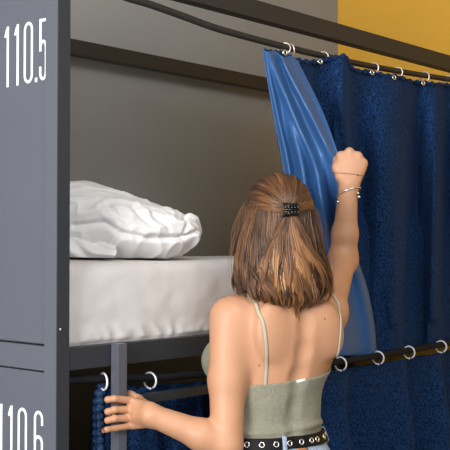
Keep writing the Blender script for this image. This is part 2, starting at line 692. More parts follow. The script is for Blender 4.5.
def ridge(p, s):
    v = mnoise.noise(Vector(p) * s)
    return 1.0 - abs(v) * 2.0


ZM0, ZM1 = ZR0 + 0.032, PY(75, 262.3, Y0 + 0.02)[2]
mx0, mx1, my0, my1 = X0 + PW + 0.004, XE - PW - 0.004, Y0 + 0.036, YB - 0.04


TR = (ZR1 + 0.001 - ZM0) / (ZM1 - ZM0)


def mattress_mesh():
    nx, rad = 260, 0.035
    prof = []            # outline in (y,z): front face bottom -> top -> back
    for i in range(34):
        prof.append((my0, ZM0 + (ZM1 - rad - ZM0) * i / 33))
    for i in range(1, 9):
        a = math.pi / 2 * i / 8
        prof.append((my0 + rad - rad * math.cos(a), ZM1 - rad + rad * math.sin(a)))
    for i in range(1, 40):
        t = i / 40
        prof.append((my0 + rad + (my1 - my0 - 2 * rad) * t, ZM1 + 0.008 * math.sin(math.pi * t)))
    for i in range(9):
        a = math.pi / 2 * i / 8
        prof.append((my1 - rad + rad * math.sin(a), ZM1 - rad + rad * math.cos(a)))
    prof.append((my1, ZM0))
    V = []
    for i in range(nx + 1):
        x = mx0 + (mx1 - mx0) * i / nx
        for j, (y, z) in enumerate(prof):
            t = (z - ZM0) / (ZM1 - ZM0)
            dy = dz = 0.0
            if j < 42:
                # slack cloth: puckers that run up from the tucked hem, and soft diagonal drags
                u = x + 0.30 * (z - ZM0)
                pk = ridge((u + 0.02 * mnoise.noise(Vector((x * 9, z * 9, 0))), 0.0, z * 0.3), 22.0)
                w = max(0.0, 1 - max(0, t - TR) / 0.24) ** 1.3
                dy -= 0.013 * w * max(0, pk) ** 1.6
                dy -= 0.004 * fbm((x, 0.3, z * 1.4), 7.0)
                dy -= 0.010 * math.sin(math.pi * min(1, t)) ** 0.8
            else:
                dz += 0.003 * fbm((x, y, 1.7), 6.0)
            q_ = min(1.0, max(0.0, (t - TR) / 0.10))
            V.append((x, max(y + dy, Y0 + 0.0345 - 0.0285 * q_), z + dz))
    n = len(prof)
    Q = [(i * n + j, (i + 1) * n + j, (i + 1) * n + j + 1, i * n + j + 1) for i in range(nx) for j in range(n - 1)]
    # ends and underside
    bm = bmesh.new()
    vs = [bm.verts.new(v) for v in V]
    for q in Q:
        bm.faces.new([vs[k] for k in q])
    bm.faces.new([vs[j] for j in range(n)])
    bm.faces.new([vs[nx * n + j] for j in range(n)][::-1])
    for i in range(nx):
        bm.faces.new((vs[i * n], vs[i * n + n - 1], vs[(i + 1) * n + n - 1], vs[(i + 1) * n]))
    return from_bm('mattress', bm)


mo = link('mattress', mattress_mesh(), M['sheet'])
tag(mo, 'mattress in a white fitted sheet on the upper bunk', 'mattress')

ZMT = ZM1 + 0.004
pil = tag(empty('pillow', tuple(P(115, 262, 2.75))), 'plump white pillow in a crumpled loose pillowcase at the head of the upper bunk', 'pillow')
PO = np.array(pil.location)


def mat_top(y):
    return ZM1 + 0.005 + 0.008 * math.sin(math.pi * min(1, max(0, (y - my0 - 0.035) / (my1 - my0 - 0.07))))


CREASE = [((122, 233), (150, 238), 2.6, 0.014), ((150, 238), (184, 238), 2.4, 0.020), ((184, 238), (198, 231), 1.8, 0.014), ((184, 214), (187, 226), 1.7, 0.010), ((187, 226), (184, 238), 1.6, 0.012),
          ((108, 206), (130, 226), 2.2, 0.008), ((132, 207), (152, 226), 2.0, 0.008), ((150, 212), (170, 230), 1.8, 0.007), ((74, 226), (104, 222), 2.8, 0.014), ((104, 222), (122, 233), 2.6, 0.012)]


def crease(p, n):
    r = np.asarray(p, float) - CAM
    if float(n @ r) > 0:
        return 0.0
    d = r @ FW
    px, py = 225 + F_PX * (r @ CR) / d, 225 - F_PX * (r @ UP) / d
    out = 0.0
    for (x0, y0), (x1, y1), w_, h_ in CREASE:
        t = ((px - x0) * (x1 - x0) + (py - y0) * (y1 - y0)) / ((x1 - x0) ** 2 + (y1 - y0) ** 2)
        t = min(1.0, max(0.0, t))
        q = math.hypot(px - x0 - t * (x1 - x0), py - y0 - t * (y1 - y0))
        out = max(out, h_ * math.exp(-(q / w_) ** 2))
    return out


def pillow_mesh():
    I3 = np.eye(3)
    DP = 2.62

    def q(px, py, d=DP):
        return P(px, py, d)
    lo = P(30, 270, 2.5)
    f = Field((X0 + 0.045, Y0 + 0.03, ZMT - 0.005), (X0 + 0.9, YB - 0.06, ZMT + 0.26), 0.004)
    PC = P(120, 262, 2.90)
    con = [(36, 187, 266), (60, 182, 266), (75, 180.5, 266), (90, 182, 265), (110, 187, 264.5), (130, 194.5, 263.5), (150, 204, 262), (165, 209, 260), (180, 213.5, 255), (190, 215.5, 248), (196, 219, 244), (199.5, 225, 240), (200.5, 230, 235)]
    tb = []
    for px, yt, yb_ in con:
        t_, b2 = P(px, yt, 2.90), P(px, yb_, 2.80)
        zl_ = max(b2[2], ZMT - 0.012)
        tb.append(((t_ - PC) @ CR, (t_[2] + zl_) / 2, max(0.004, (t_[2] - zl_) / 2)))
    tb = np.array(tb)
    u_end, u_beg = tb[-1, 0], tb[0, 0]

    def pl(x, y, z):
        u = (x - PC[0]) * CR[0] + (y - PC[1]) * CR[1]
        w_ = (x - PC[0]) * CF[0] + (y - PC[1]) * CF[1]
        zc = np.interp(u.ravel(), tb[:, 0], tb[:, 1]).reshape(u.shape)
        hz_ = np.interp(u.ravel(), tb[:, 0], tb[:, 2]).reshape(u.shape)
        hy_ = 0.19 * np.sqrt(np.clip((u_end + 0.004 - u) / 0.22, 0.02, 1))
        k = (np.abs(w_ / hy_) ** 2.1 + np.abs((z - zc) / hz_) ** 2.1) ** (1 / 2.1)
        d = (k - 1) * np.minimum(hy_, hz_)
        return np.maximum(d, np.maximum(u - u_end - 0.002, np.maximum(u_beg - u, X0 + 0.05 - x)))
    f.add((pl, np.array([X0 + 0.05, Y0, ZMT - 0.02]), np.array([X0 + 0.9, Y0 + 0.80, ZMT + 0.3])), 0.0)
    ax1 = np.array([0.93, -0.10, -0.30])
    ax1 /= np.linalg.norm(ax1)
    ax2 = np.array([0.1, 1, 0.0])
    ax2 -= ax1 * (ax1 @ ax2)
    ax2 /= np.linalg.norm(ax2)
    A = [ax1, ax2, np.cross(ax1, ax2)]
    me = f.mesh('pillow_body')
    n = len(me.vertices)
    co = np.empty(n * 3, dtype=np.float32)
    me.vertices.foreach_get('co', co)
    co = co.reshape(-1, 3)
    nr = np.array([v.normal for v in me.vertices])
    out = co.copy()
    for i in range(n):
        p = co[i]
        u = (p - PO) @ ax1
        v = (p - PO) @ A[2]
        w = (p - PO) @ ax2
        warp = 0.06 * mnoise.noise(Vector(p) * 6.0)
        # long folds dragging towards the closed end, and small crumples
        f1 = max(0.0, ridge((u * 0.7 + warp, w * 2.2 + v * 2.6 + warp, 0.2), 4.6)) ** 4
        f2 = max(0.0, ridge((u * 1.4 + v * 0.9, w * 1.5 + v * 2.0 - u * 0.6, 3.1), 9.0)) ** 4
        f3 = fbm(p, 9.0)
        top = max(0.0, (p[2] - (ZMT + 0.16)) / 0.08)
        k = 1.0 - 0.75 * min(1, top)
        out[i] = p + nr[i] * ((0.010 * f1 + 0.006 * f2 + 0.002 * f3) * k - 0.003 - crease(p, nr[i]))
        out[i][2] = max(out[i][2], mat_top(out[i][1]))
    me.vertices.foreach_set('co', (out - PO).astype(np.float32).ravel())
    me.update()
    return me


po = link('pillow_body', pillow_mesh(), M['pillow'], pil)
md = po.modifiers.new('smooth', 'SMOOTH')
md.iterations = 3
md.factor = 0.5


def case_flap():
    """the loose mouth of the pillowcase, bunched at the near side"""
    bm = bmesh.new()
    nu, nv = 70, 46
    g = []
    for i in range(nu + 1):
        row = []
        for j in range(nv + 1):
            u, v = i / nu, j / nv
            px = 52 + 60 * u + 5 * math.sin(3.2 * v) * u
            top = 224 + 17 * u ** 1.5 + 2 * math.sin(u * 5)
            bot = 259 + 5 * u - 1.5 * math.sin(u * 8)
            py = top + (bot - top) * v
            d = 2.71 + 0.07 * (1 - v) ** 1.6 - 0.030 * math.sin(math.pi * v) ** 0.7 + 0.02 * u * v
            p = P(px, py, d)
            e = 0.011 * (0.5 + 0.5 * math.sin(7.0 * v + 4.5 * u + 1.2 * math.sin(5 * u))) + 0.007 * math.sin(15 * v - 9 * u + 2 * math.sin(3 * v + 4 * u))
            p = p - CF * e * math.sin(math.pi * min(1, 0.12 + v * 0.85))
            p[2] = max(p[2], mat_top(p[1]) + 0.002)
            row.append(bm.verts.new(p - PO))
        g.append(row)
    for i in range(nu):
        for j in range(nv):
            bm.faces.new((g[i][j], g[i + 1][j], g[i + 1][j + 1], g[i][j + 1]))
    return from_bm('pillowcase_mouth', bm)


fo = link('pillowcase_mouth', case_flap(), M['pillow'], pil)
sm = fo.modifiers.new('thick', 'SOLIDIFY')
sm.thickness = 0.004
ss = fo.modifiers.new('sub', 'SUBSURF')
ss.levels = ss.render_levels = 1

# ================================================================== CURTAINS
YC = Y0 - 0.02                # resting plane of the upper curtain


def ip(x, xs, ys):
    """smooth interpolation of a table"""
    return float(np.interp(x, xs, ys))


def smooth_tab(xs, ys, n=200):
    t = spline(np.stack([np.asarray(xs, float), np.asarray(ys, float)], 1), n)
    o = np.argsort(t[:, 0])
    return lambda x: np.interp(x, t[o, 0], t[o, 1])


fold_px = smooth_tab([40, 48, 80, 125, 170, 240, 300, 360], [261.5, 262, 267, 275, 283.5, 292, 299, 306])
edge_px = smooth_tab([52, 60, 100, 140, 158, 185, 240, 283, 320, 352], [299, 303, 322, 336.5, 340, 343, 354, 367, 374, 377])
edge_Y = smooth_tab([52, 60, 100, 140, 158, 185, 210, 283, 352], [Y0 - 0.040, Y0 - 0.046, Y0 - 0.105, 1.752, 1.738, 1.748, 1.765, 1.83, Y0 - 0.045])

cur = tag(empty('curtain', tuple(PY(285, 51, YC))), 'navy textured curtain with glossy blue lining on the upper rod, held open by the woman', 'curtain')
CO = np.array(cur.location)


def grid_mesh(name, V, nu, nv):
    V = np.asarray(V).reshape((nu + 1) * (nv + 1), 3)
    Q = [(i * (nv + 1) + j, (i + 1) * (nv + 1) + j, (i + 1) * (nv + 1) + j + 1, i * (nv + 1) + j + 1) for i in range(nu) for j in range(nv)]
    return mesh_np(name, V, Q)


def solid(o, th):
    s = o.modifiers.new('thick', 'SOLIDIFY')
    s.thickness = th
    s.offset = 0.0


# ridges (0) and troughs (pi) of the hanging folds
ph_px = [248, 265, 285, 300, 320, 343, 356, 392, 417, 434, 449, 470, 490]
ph_v = [math.pi * k for k in range(-5, 8)]
ph_f = smooth_tab(ph_px, ph_v)
top_y = smooth_tab([262, 285, 297, 315, 338, 347, 353, 372, 385, 397, 410, 424, 440, 450, 480], [49, 52, 59, 61, 56, 56, 68.5, 71, 74.5, 75.5, 80, 81.5, 83.5, 84, 88])


rod_px = np.array([[225 + F_PX * ((p - CAM) @ CR) / ((p - CAM) @ FW), 225 - F_PX * ((p - CAM) @ UP) / ((p - CAM) @ FW), p[1]] for p in LROD])


def rod_at(px):
    return np.interp(px, rod_px[:, 0], rod_px[:, 1]), np.interp(px, rod_px[:, 0], rod_px[:, 2])


def main_sheet():
    nu, nv = 220, 90
    V = []
    for i in range(nu + 1):
        for j in range(nv + 1):
            u, v = i / nu, j / nv
            y = 50 + (353 - 50) * v
            left = float(fold_px(y)) + 1.0
            px = left + (476 - left) * u
            ty = float(top_y(px)) + 1.4 * abs(math.sin(px / 5.2 * math.pi)) - 1.0
            by = float(rod_at(px)[0]) - 0.5
            py = ty + (by - ty) * v
            ph = float(ph_f(px + 5 * (v - 0.2) * math.sin(px * 0.05)))
            amp = 0.014 + 0.036 * min(1, v * 3.0)
            if v > 0.75:
                amp *= 1 - 0.35 * (v - 0.75) / 0.25
            Y = YC + 0.004 - amp * math.cos(ph) - 0.010 * fbm((px * 0.01, v * 2.0, 0.0), 1.6) - amp * 0.16 * math.cos(2.3 * ph + 3 * v)
            q_ = min(1.0, max(0.0, (py - 195) / 45.0))
            Y = min(Y, Y0 + 0.06 - 0.064 * q_ * q_ * (3 - 2 * q_))
            kb = min(1.0, max(0.0, (float(edge_px(y)) + 18 - px) / 14.0))
            Y += (max(Y, YC - 0.006) - Y) * kb
            if v > 0.9:
                Y = max(Y, YC - 0.020)
            # behind the raised arm the cloth is dragged outward a little
            V.append(PY(px, py, Y) - CO)
    return grid_mesh('outer_fabric', V, nu, nv)


o1 = link('outer_fabric', main_sheet(), M['velvet'], cur)
solid(o1, 0.003)


def flap_sheet():
    nu, nv = 150, 150
    V = []
    for i in range(nu + 1):
        for j in range(nv + 1):
            u, v = i / nu, j / nv
            y = 50 + (353 - 50) * v
            a = float(fold_px(y))
            b = float(edge_px(y))
            # pleats gathered at the ring fan out below it
            px = a + (b - a) * u
            ty = 48.5 + 11.5 * u + 1.6 * math.sin(u * 14.0)
            by = 356
            py = ty + (by - ty) * v
            Ye = float(edge_Y(y))
            Yf = YC - 0.014
            s = u
            Y = Yf + (Ye - Yf) * s ** 1.15
            wide = min(1.0, 0.30 + 1.5 * v) * (1 - 0.92 * math.exp(-((y - 164) / 24.0) ** 2) * min(1, u / 0.85) ** 2)
            f = 0.0
            vv = min(1.0, v / 0.40)
            for c0_, c1_, w, h_, v0_ in ((0.06, 0.10, 0.060, 0.030, 0.0), (0.17, 0.60, 0.10, 0.052, 0.0), (0.54, 0.92, 0.09, 0.050, 0.0), (0.20, 0.34, 0.09, 0.040, 0.16)):
                cc = c0_ + (c1_ - c0_) * vv + 0.05 * max(0, v - 0.4) * math.sin(9 * v + 9 * c0_)
                gate = min(1.0, max(0.0, (v - v0_) / 0.12)) if v0_ else 1.0
                f += h_ * gate * math.exp(-((u - cc) / w) ** 2)
            f += 0.006 * fbm((u * 2.2, v * 1.5, 4.0), 2.0)
            f += 0.008 * math.exp(-((y - 165) / 30) ** 2) * math.sin(u * 20 + 2 * v) * u
            e = math.sin(math.pi * min(1, u * 8) / 2) * (1.0 if u < 0.94 else (1 - u) / 0.06)
            f *= 1 - 0.75 * min(1, max(0, (v - 0.5) / 0.2))
            Y -= f * wide * e
            V.append(PY(px, py, Y) - CO)
    return grid_mesh('lining', V, nu, nv)


o2 = link('lining', flap_sheet(), M['lining'], cur)
o2['label'] = 'glossy satin lining folded to the front'
solid(o2, 0.002)

# scalloped top edge of the outer fabric
pts = []
k = 0
while 299 + k * 7.4 < 474:
    px = 299 + k * 7.4
    pts.append(PY(px, float(top_y(px)) + 1.2, YC - 0.011 * math.cos(float(ph_f(px))) - 0.001))
    k += 1
pts = np.array(pts)
f = Field(pts.min(0) - 0.03, pts.max(0) + 0.03, 0.003)
for p in pts:
    f.add(ellip(p, (0.0150, 0.0060, 0.0105), np.eye(3)), 0.004)
for p, q in zip(pts, pts[1:]):
    f.add(rcone(p, q, 0.005, 0.005), 0.004)
tv = f.mesh('scalloped_trim')
tv.transform(__import__('mathutils').Matrix.Translation(Vector(-CO)))
o3 = link('scalloped_trim', tv, M['velvet'], cur)


def grommet(p, nrm, parent, O, R=0.0085, r=0.0026, m=None):
    bm = bmesh.new()
    add_torus(bm, np.asarray(p) - O, nrm, R, r, 24, 8)
    return link('grommet', from_bm('grommet', bm), m or M['metal'], parent)


for px, py in ((285, 52.5), (320, 61.5), (372, 72.5), (394, 77.5), (423, 83)):
    Y = Y0 - 0.048 if px < 300 else YC - 0.016
    grommet(PY(px, py, Y), (-0.25, -1, 0.1), cur, CO, 0.0072, 0.0028)

# ------------------------------------------------ lower curtain
low_c = tag(empty('curtain', tuple(PY(100, 390, Y0 + 0.03))), 'navy textured curtain with scalloped edge hanging from the lower rod behind the ladder', 'curtain')
LC = np.array(low_c.location)
def low_edge(z):
    return 0.004 * math.sin(z * 9.0)


ZLB = 0.33
lfold = smooth_tab([96, 103, 112, 130, 150, 172, 195, 218, 242, 266, 292, 312, 336, 366, 400, 420, 438, 458, 480], [math.pi * k for k in range(19)])


def low_sheet():
    nu, nv = 320, 70
    V = []
    for i in range(nu + 1):
        u = i / nu
        px = 97.5 + (478 - 97.5) * u
        ry, rY = rod_at(px)
        Yc = min(rY, Y0 + 0.03)
        ty = ry + 8.5 + 0.8 * abs(math.sin(px / 4.0))
        Pt = PY(px, ty, Yc)
        for j in range(nv + 1):
            v = j / nv
            z = Pt[2] + (ZLB - Pt[2]) * v
            amp = 0.010 + 0.042 * min(1, v * 3)
            ph = float(lfold(px))
            Y = Yc + 0.024 - amp * math.cos(ph) - 0.25 * amp * math.cos(2.1 * ph + 2 * v)
            if px < 205:
                Y = max(Y, Y0 + 0.036)
            else:
                Y = min(Y, Y0 - 0.004) if v < 0.12 and px > 300 else Y
            V.append(np.array([Pt[0] * (1 + 0.0 * v) + low_edge(z) * (1 - u) + 0.022 * math.exp(-v / 0.03) * max(0, 1 - u * 12), Y, z]) - LC)
    return grid_mesh('outer_fabric', V, nu, nv)


o4 = link('outer_fabric', low_sheet(), M['velvet'], low_c)
solid(o4, 0.003)
ps = PY(97.5, 386, Y0 + 0.04)
pts = []
k = 0
while ps[2] - 0.0200 * k > ZLB:
    z = ps[2] - 0.0200 * k
    pts.append(np.array([ps[0] + 0.005 + low_edge(z) + 0.016 * math.exp(-k / 1.3), Y0 + 0.045, z]))
    k += 1
pts = np.array(pts)
f = Field(pts.min(0) - 0.03, pts.max(0) + 0.03, 0.003)
for p in pts:
    f.add(ellip(p, (0.0175, 0.014, 0.0112), np.eye(3)), 0.002)
tv = f.mesh('scalloped_trim')
tv.transform(__import__('mathutils').Matrix.Translation(Vector(-LC)))
link('scalloped_trim', tv, M['trim'], low_c)

# ------------------------------------------------ curtain rings, each hung on its rod
up_rod_px = np.array([[225 + F_PX * ((p - CAM) @ CR) / ((p - CAM) @ FW), 0] for p in UROD])


def rod_point(rod, rpx, px):
    return np.array([np.interp(px, rpx, rod[:, k]) for k in range(3)])


ring_me = {}


def make_ring(key, R, r, m):
    bm = bmesh.new()
    add_torus(bm, (0, 0, 0), (1, 0, 0), R, r, 40, 10, math.radians(8), math.radians(352), ref=(0, -0.35, -1))
    ring_me[key] = from_bm('curtain_ring', bm)
    ring_me[key].materials.append(m)
    ring_me[key].polygons.foreach_set('use_smooth', np.ones(len(ring_me[key].polygons), dtype=bool))


make_ring('up', 0.0185, 0.0024, M['ring_metal'])
make_ring('low', 0.0212, 0.0028, M['ring'])


def ring(kind, px, label, yaw=0.0, tilt=0.0):
    rod, rpx, R = (UROD, up_rod_px[:, 0], 0.0185) if kind == 'up' else (LROD, rod_px[:, 0], 0.0212)
    p = rod_point(rod, rpx, px)
    o = bpy.data.objects.new('curtain_ring', ring_me[kind])
    C.objects.link(o)
    t = 0.0024 if kind == 'up' else 0.0028
    o.location = (p[0], p[1], p[2] + RODR + t + 0.0006 - R)
    o.rotation_euler = (0, tilt, yaw)
    tag(o, label, 'curtain ring', 'rings on the upper rod' if kind == 'up' else 'rings on the lower rod')


ring('up', 284.5, 'pale curtain ring at the gathered satin corner, left of its touching twin', 0.5, 0.25)
ring('up', 291, 'pale curtain ring at the gathered satin corner, right of its touching twin', -0.35, -0.2)
ring('up', 323, 'pale curtain ring on the upper rod nearest the grey and yellow wall corner', 0.25)
ring('up', 373.5, 'pale curtain ring on the upper rod, first over the yellow wall', 0.2)
ring('up', 397.5, 'pale curtain ring on the upper rod, second over the yellow wall', 0.25)
ring('up', 424.5, 'pale curtain ring on the upper rod, third over the yellow wall', 0.15)
ring('up', 447.5, 'pale curtain ring on the upper rod at the right edge of the photo', 0.2)
ring('low', 103.5, 'white curtain ring on the lower rod left of the ladder stile, above the hand', -0.25)
ring('low', 150, 'white curtain ring on the lower rod just right of the ladder stile', 0.1)
ring('low', 340.5, 'white curtain ring on the lower rod touching the right side of the back', 0.1)
ring('low', 378, 'white curtain ring on the lower rod, first clear of the woman', 0.1)
ring('low', 409, 'white curtain ring on the lower rod, second clear of the woman', 0.1)
ring('low', 441, 'white curtain ring on the lower rod at the right edge of the photo', 0.1)

# ================================================================== THE WOMAN
PHI = math.radians(30)
BF = CF * math.cos(PHI) - CR * math.sin(PHI)          # where her chest faces
BR = CR * math.cos(PHI) + CF * math.sin(PHI)          # her right
DT = 2.65
O = P(273, 249, DT)
O[2] = 0.0


def B(a, b, z):
    return O + a * BR + b * BF + z * UZ


I3 = [BR, BF, UZ]
TORSO = [
    (0.74, 0.0, 0.0, 0.150, 0.100), (0.80, 0.0, -0.005, 0.166, 0.112), (0.86, 0.0, -0.004, 0.160, 0.108), (0.905, 0.0, 0.0, 0.143, 0.100),
    (0.95, 0.0, 0.0, 0.126, 0.090), (0.99, 0.002, 0.002, 0.122, 0.086), (1.04, 0.006, 0.0, 0.126, 0.089),
    (1.10, 0.014, -0.004, 0.136, 0.096), (1.16, 0.022, -0.008, 0.147, 0.100), (1.22, 0.028, -0.010, 0.152, 0.098),
    (1.265, 0.031, -0.012, 0.138, 0.084), (1.30, 0.033, -0.008, 0.100, 0.066), (1.33, 0.034, 0.0, 0.062, 0.056), (1.36, 0.034, 0.004, 0.05, 0.052)]

LSH = P(229, 317, 2.575)
LEL = P(227, 445, 2.50)
LWR = P(151, 415, 2.505)
RSH = P(329, 308, 2.73)
REL = P(343, 260, 2.965)
RWR = P(348.5, 184, 2.925)

HPHI = math.radians(22)
HF = CF * math.cos(HPHI) - CR * math.sin(HPHI)
HR = CR * math.cos(HPHI) + CF * math.sin(HPHI)
HC = P(278.3, 214.6, 2.645)          # middle of the skull


def Hd(a, b, c):
    return HC + a * HR + b * HF + c * UZ


HA = [HR, HF, UZ]

torso_prims = []
torso_prims.append((loft(O, BR, BF, TORSO), 0.0, 'u'))
for s in (-1, 1):
    torso_prims.append((ellip(B(0.012 + s * 0.090, 0.107, 1.118), (0.062, 0.072, 0.062), I3), 0.035, 'u'))     # breasts
    torso_prims.append((ellip(B(s * 0.075, -0.085, 0.81), (0.075, 0.055, 0.075), I3), 0.04, 'u'))              # seat
    torso_prims.append((rcone(B(0.03 + s * 0.03, -0.012, 1.315), LSH * 0.85 + B(0, 0, 1.3) * 0.15 if s < 0 else RSH * 0.85 + B(0, 0, 1.3) * 0.15, 0.040, 0.036), 0.05, 'u'))   # trapezius, shoulder girdle
# lat under the raised arm, back of left armpit
torso_prims.append((rcone(B(0.138, -0.012, 1.13), RSH + np.array([0, 0, -0.03]), 0.024, 0.034), 0.05, 'u'))
torso_prims.append((rcone(B(-0.105, -0.01, 1.14), LSH + BR * 0.03 + np.array([0, 0, -0.03]), 0.03, 0.042), 0.05, 'u'))
# shoulder blades
sa = np.array([BR * 0.96 + UZ * 0.28, BF, UZ * 0.96 - BR * 0.28])
torso_prims.append((ellip(B(-0.062, -0.088, 1.215), (0.042, 0.022, 0.070), I3), 0.03, 'u'))
torso_prims.append((ellip(B(0.122, -0.080, 1.205), (0.042, 0.024, 0.070), sa), 0.03, 'u'))
# spine furrow
sp_pts = [B(0.034, -0.112, 1.30), B(0.032, -0.122, 1.23), B(0.025, -0.122, 1.16), B(0.013, -0.112, 1.09), B(0.004, -0.103, 1.02), B(0.0, -0.104, 0.95)]
for a, b in zip(sp_pts, sp_pts[1:]):
    torso_prims.append((rcone(a, b, 0.0175, 0.0175), 0.024, 's'))

h = 0.003
pts_all = np.array([B(-0.3, -0.25, 0.0), B(0.3, 0.25, 1.66), P(92, 440, 2.56), P(370, 140, 3.02), LEL - 0.06, REL + 0.08, B(-0.1, 0.35, 0.0)])
lo = pts_all.min(0) - 0.03
hi = pts_all.max(0) + 0.03
lo[2] = -0.004 + 0.02
body = Field(lo, hi, h)
for pr, k, op in torso_prims:
    body.add(pr, k, op)

# legs
LEG = {}
for s in (-1, 1):
    hip = B(s * 0.082, 0.0, 0.80)
    knee = B(s * 0.085, 0.012, 0.455)
    ank = B(s * 0.090, -0.015, 0.085)
    LEG[s] = (hip, knee, ank)
    body.add(rcone(hip, knee, 0.084, 0.052), 0.03)
    body.add(rcone(knee, B(s * 0.088, -0.018, 0.30), 0.050, 0.052), 0.03)
    body.add(rcone(B(s * 0.088, -0.018, 0.30), ank, 0.052, 0.034), 0.03)
    body.add(rcone(ank, B(s * 0.095, 0.13, 0.038), 0.034, 0.022), 0.03)
    body.add(rcone(ank - UZ * 0.03, B(s * 0.088, -0.045, 0.045), 0.03, 0.026), 0.02)

# neck and head
body.add(rcone(B(0.032, -0.004, 1.30), Hd(0, -0.022, -0.08), 0.052, 0.050), 0.04)
body.add(ellip(Hd(0, -0.004, 0.006), (0.075, 0.094, 0.094), HA), 0.02)
body.add(ellip(Hd(0, 0.030, -0.055), (0.058, 0.062, 0.066), HA), 0.03)
body.add(rcone(Hd(0, 0.070, -0.098), Hd(0, 0.062, -0.092), 0.020, 0.022), 0.03)        # chin
body.add(rcone(Hd(0, 0.092, -0.012), Hd(0, 0.111, -0.046), 0.008, 0.011), 0.014)        # nose
for s in (-1, 1):
    body.add(rcone(Hd(s * 0.008, 0.100, -0.049), Hd(s * 0.013, 0.096, -0.050), 0.007, 0.007), 0.008)
    body.add(ellip(Hd(s * 0.033, 0.100, -0.012), (0.018, 0.016, 0.012), HA), 0.012, 's')  # eye sockets
    body.add(rcone(Hd(s * 0.018, 0.088, 0.010), Hd(s * 0.048, 0.074, 0.010), 0.006, 0.005), 0.015)
    body.add(ellip(Hd(s * 0.075, -0.008, -0.022), (0.010, 0.020, 0.030), HA), 0.006)      # ears
body.add(rcone(Hd(-0.018, 0.083, -0.071), Hd(0.018, 0.083, -0.071), 0.0065, 0.0065), 0.006)
body.add(rcone(Hd(-0.014, 0.082, -0.080), Hd(0.014, 0.082, -0.080), 0.0065, 0.0065), 0.006)

# left arm
mid = (LSH + LEL) / 2
body.add(rcone(LSH, mid + BF * 0.004, 0.0495, 0.0465), 0.03)
body.add(rcone(mid + BF * 0.004, LEL, 0.0465, 0.0400), 0.02)
fm = LEL * 0.68 + LWR * 0.32
body.add(rcone(LEL, fm, 0.0390, 0.0385), 0.010)
body.add(rcone(fm, LWR, 0.0385, 0.0270), 0.02)
# right arm, raised and bent
mid = (RSH + REL) / 2
body.add(rcone(RSH, REL, 0.0440, 0.0385), 0.045)
fm = REL * 0.66 + RWR * 0.34
body.add(rcone(REL, fm, 0.0385, 0.0365), 0.035)
body.add(rcone(fm, RWR, 0.0365, 0.0265), 0.02)


def finger(pts, rads, k=0.004):
    for a, b, r1, r2 in zip(pts, pts[1:], rads, rads[1:]):
        body.add(rcone(a, b, r1, r2), k)


# ---- left hand on the ladder stile
YP = Y0 - 0.027


def LS(px, py, out=0.0088):
    return PY(px, py, YP - out)


mcp = [LS(131.5, 400.5, 0.014), LS(130.5, 409.5, 0.016), LS(131, 418, 0.015), LS(132.5, 425.5, 0.012)]
for i, m_ in enumerate(mcp):
    wr = LWR + (m_ - mcp[1]) * 0.42
    body.add(rcone(wr, m_, 0.0145, 0.0105), 0.012)
body.add(rcone(LWR, (mcp[1] + mcp[2]) / 2 * 0.6 + LWR * 0.4, 0.025, 0.016), 0.016)
ytip = [400.0, 411.8, 420.8]
for i, (yp, yt) in enumerate(((398.6, 399.6), (409.6, 411.6), (418.6, 420.4))):
    a = mcp[i]
    p1 = LS(114.5, yp, 0.0092)
    p2 = PY(107.6, yt, YP + 0.008)
    p3 = PY(110.0, yt + 0.8, YP + 0.026)
    finger([a, p1, p2, p3], [0.0105, 0.0088, 0.0082, 0.0068])
finger([mcp[3], LS(116, 428.2, 0.0085), LS(107, 429.6, 0.0068), PY(100.0, 431.3, YP - 0.002)], [0.0095, 0.0078, 0.0072, 0.0060])
finger([LWR + (mcp[0] - LWR) * 0.15 + UZ * 0.010, PY(138.5, 400.0, YP + 0.004), PY(130.8, 395.0, YP + 0.017), PY(129.2, 392.8, YP + 0.034)], [0.017, 0.0125, 0.0098, 0.0075], 0.010)

# ---- right fist closed on the curtain edge
DH = 2.925
rm = [P(340.5, 155.5, DH + 0.010), P(349.5, 151.6, DH + 0.006), P(358.0, 155.8, DH + 0.006), P(363.5, 163.0, DH + 0.008)]
for i, m_ in enumerate(rm):
    wr = RWR + (m_ - rm[1]) * 0.30
    body.add(rcone(wr, m_, 0.0150, 0.0128), 0.016)
body.add(ellip(P(350, 168, DH + 0.012), (0.040, 0.022, 0.034), [CR, CF, UZ]), 0.02)
for i, m_ in enumerate(rm):
    r0 = 0.0118 if i < 3 else 0.0105
    pip = m_ + CF * 0.040 - UZ * 0.012 - CR * 0.004
    dip = pip - UZ * 0.026 - CF * 0.006 - CR * 0.003
    tip = dip - CF * 0.022 - UZ * 0.006
    finger([m_, pip, dip, tip], [r0, r0 * 0.86, r0 * 0.78, r0 * 0.68])
finger([P(340.5, 177, DH - 0.002), P(336.8, 167.5, DH + 0.006), P(337.0, 160.5, DH + 0.028), P(341, 160, DH + 0.052)], [0.016, 0.0125, 0.0105, 0.0080], 0.010)

bme = body.mesh('person')
woman = link('person', bme, [M['skin'], M['lip'], M['mole']])
tag(woman, 'woman with half-up brown hair and sage camisole pulling the curtain, back to the camera', 'person')
smm = woman.modifiers.new('smooth', 'SMOOTH')
smm.iterations = 2
smm.factor = 0.5
nf = len(bme.polygons)
cen = np.empty(nf * 3, dtype=np.float32)
bme.polygons.foreach_get('center', cen)
cen = cen.reshape(-1, 3)
mi = np.zeros(nf, dtype=np.int32)
for lc, lr in ((Hd(0, 0.088, -0.0715), 0.016), (Hd(0, 0.087, -0.080), 0.014)):
    q = cen - lc
    mi[(np.abs(q @ HR) / 0.022) ** 2 + (q @ UZ / 0.0062) ** 2 + (q @ HF / 0.02) ** 2 < 1] = 1
for px, py in ((259, 365.5), (324.5, 319)):
    p = body.hit(px, py, 2.2, 3.0)
    if p is not None:
        mi[np.linalg.norm(cen - p, axis=1) < 0.0024] = 2
bme.polygons.foreach_set('material_index', mi)

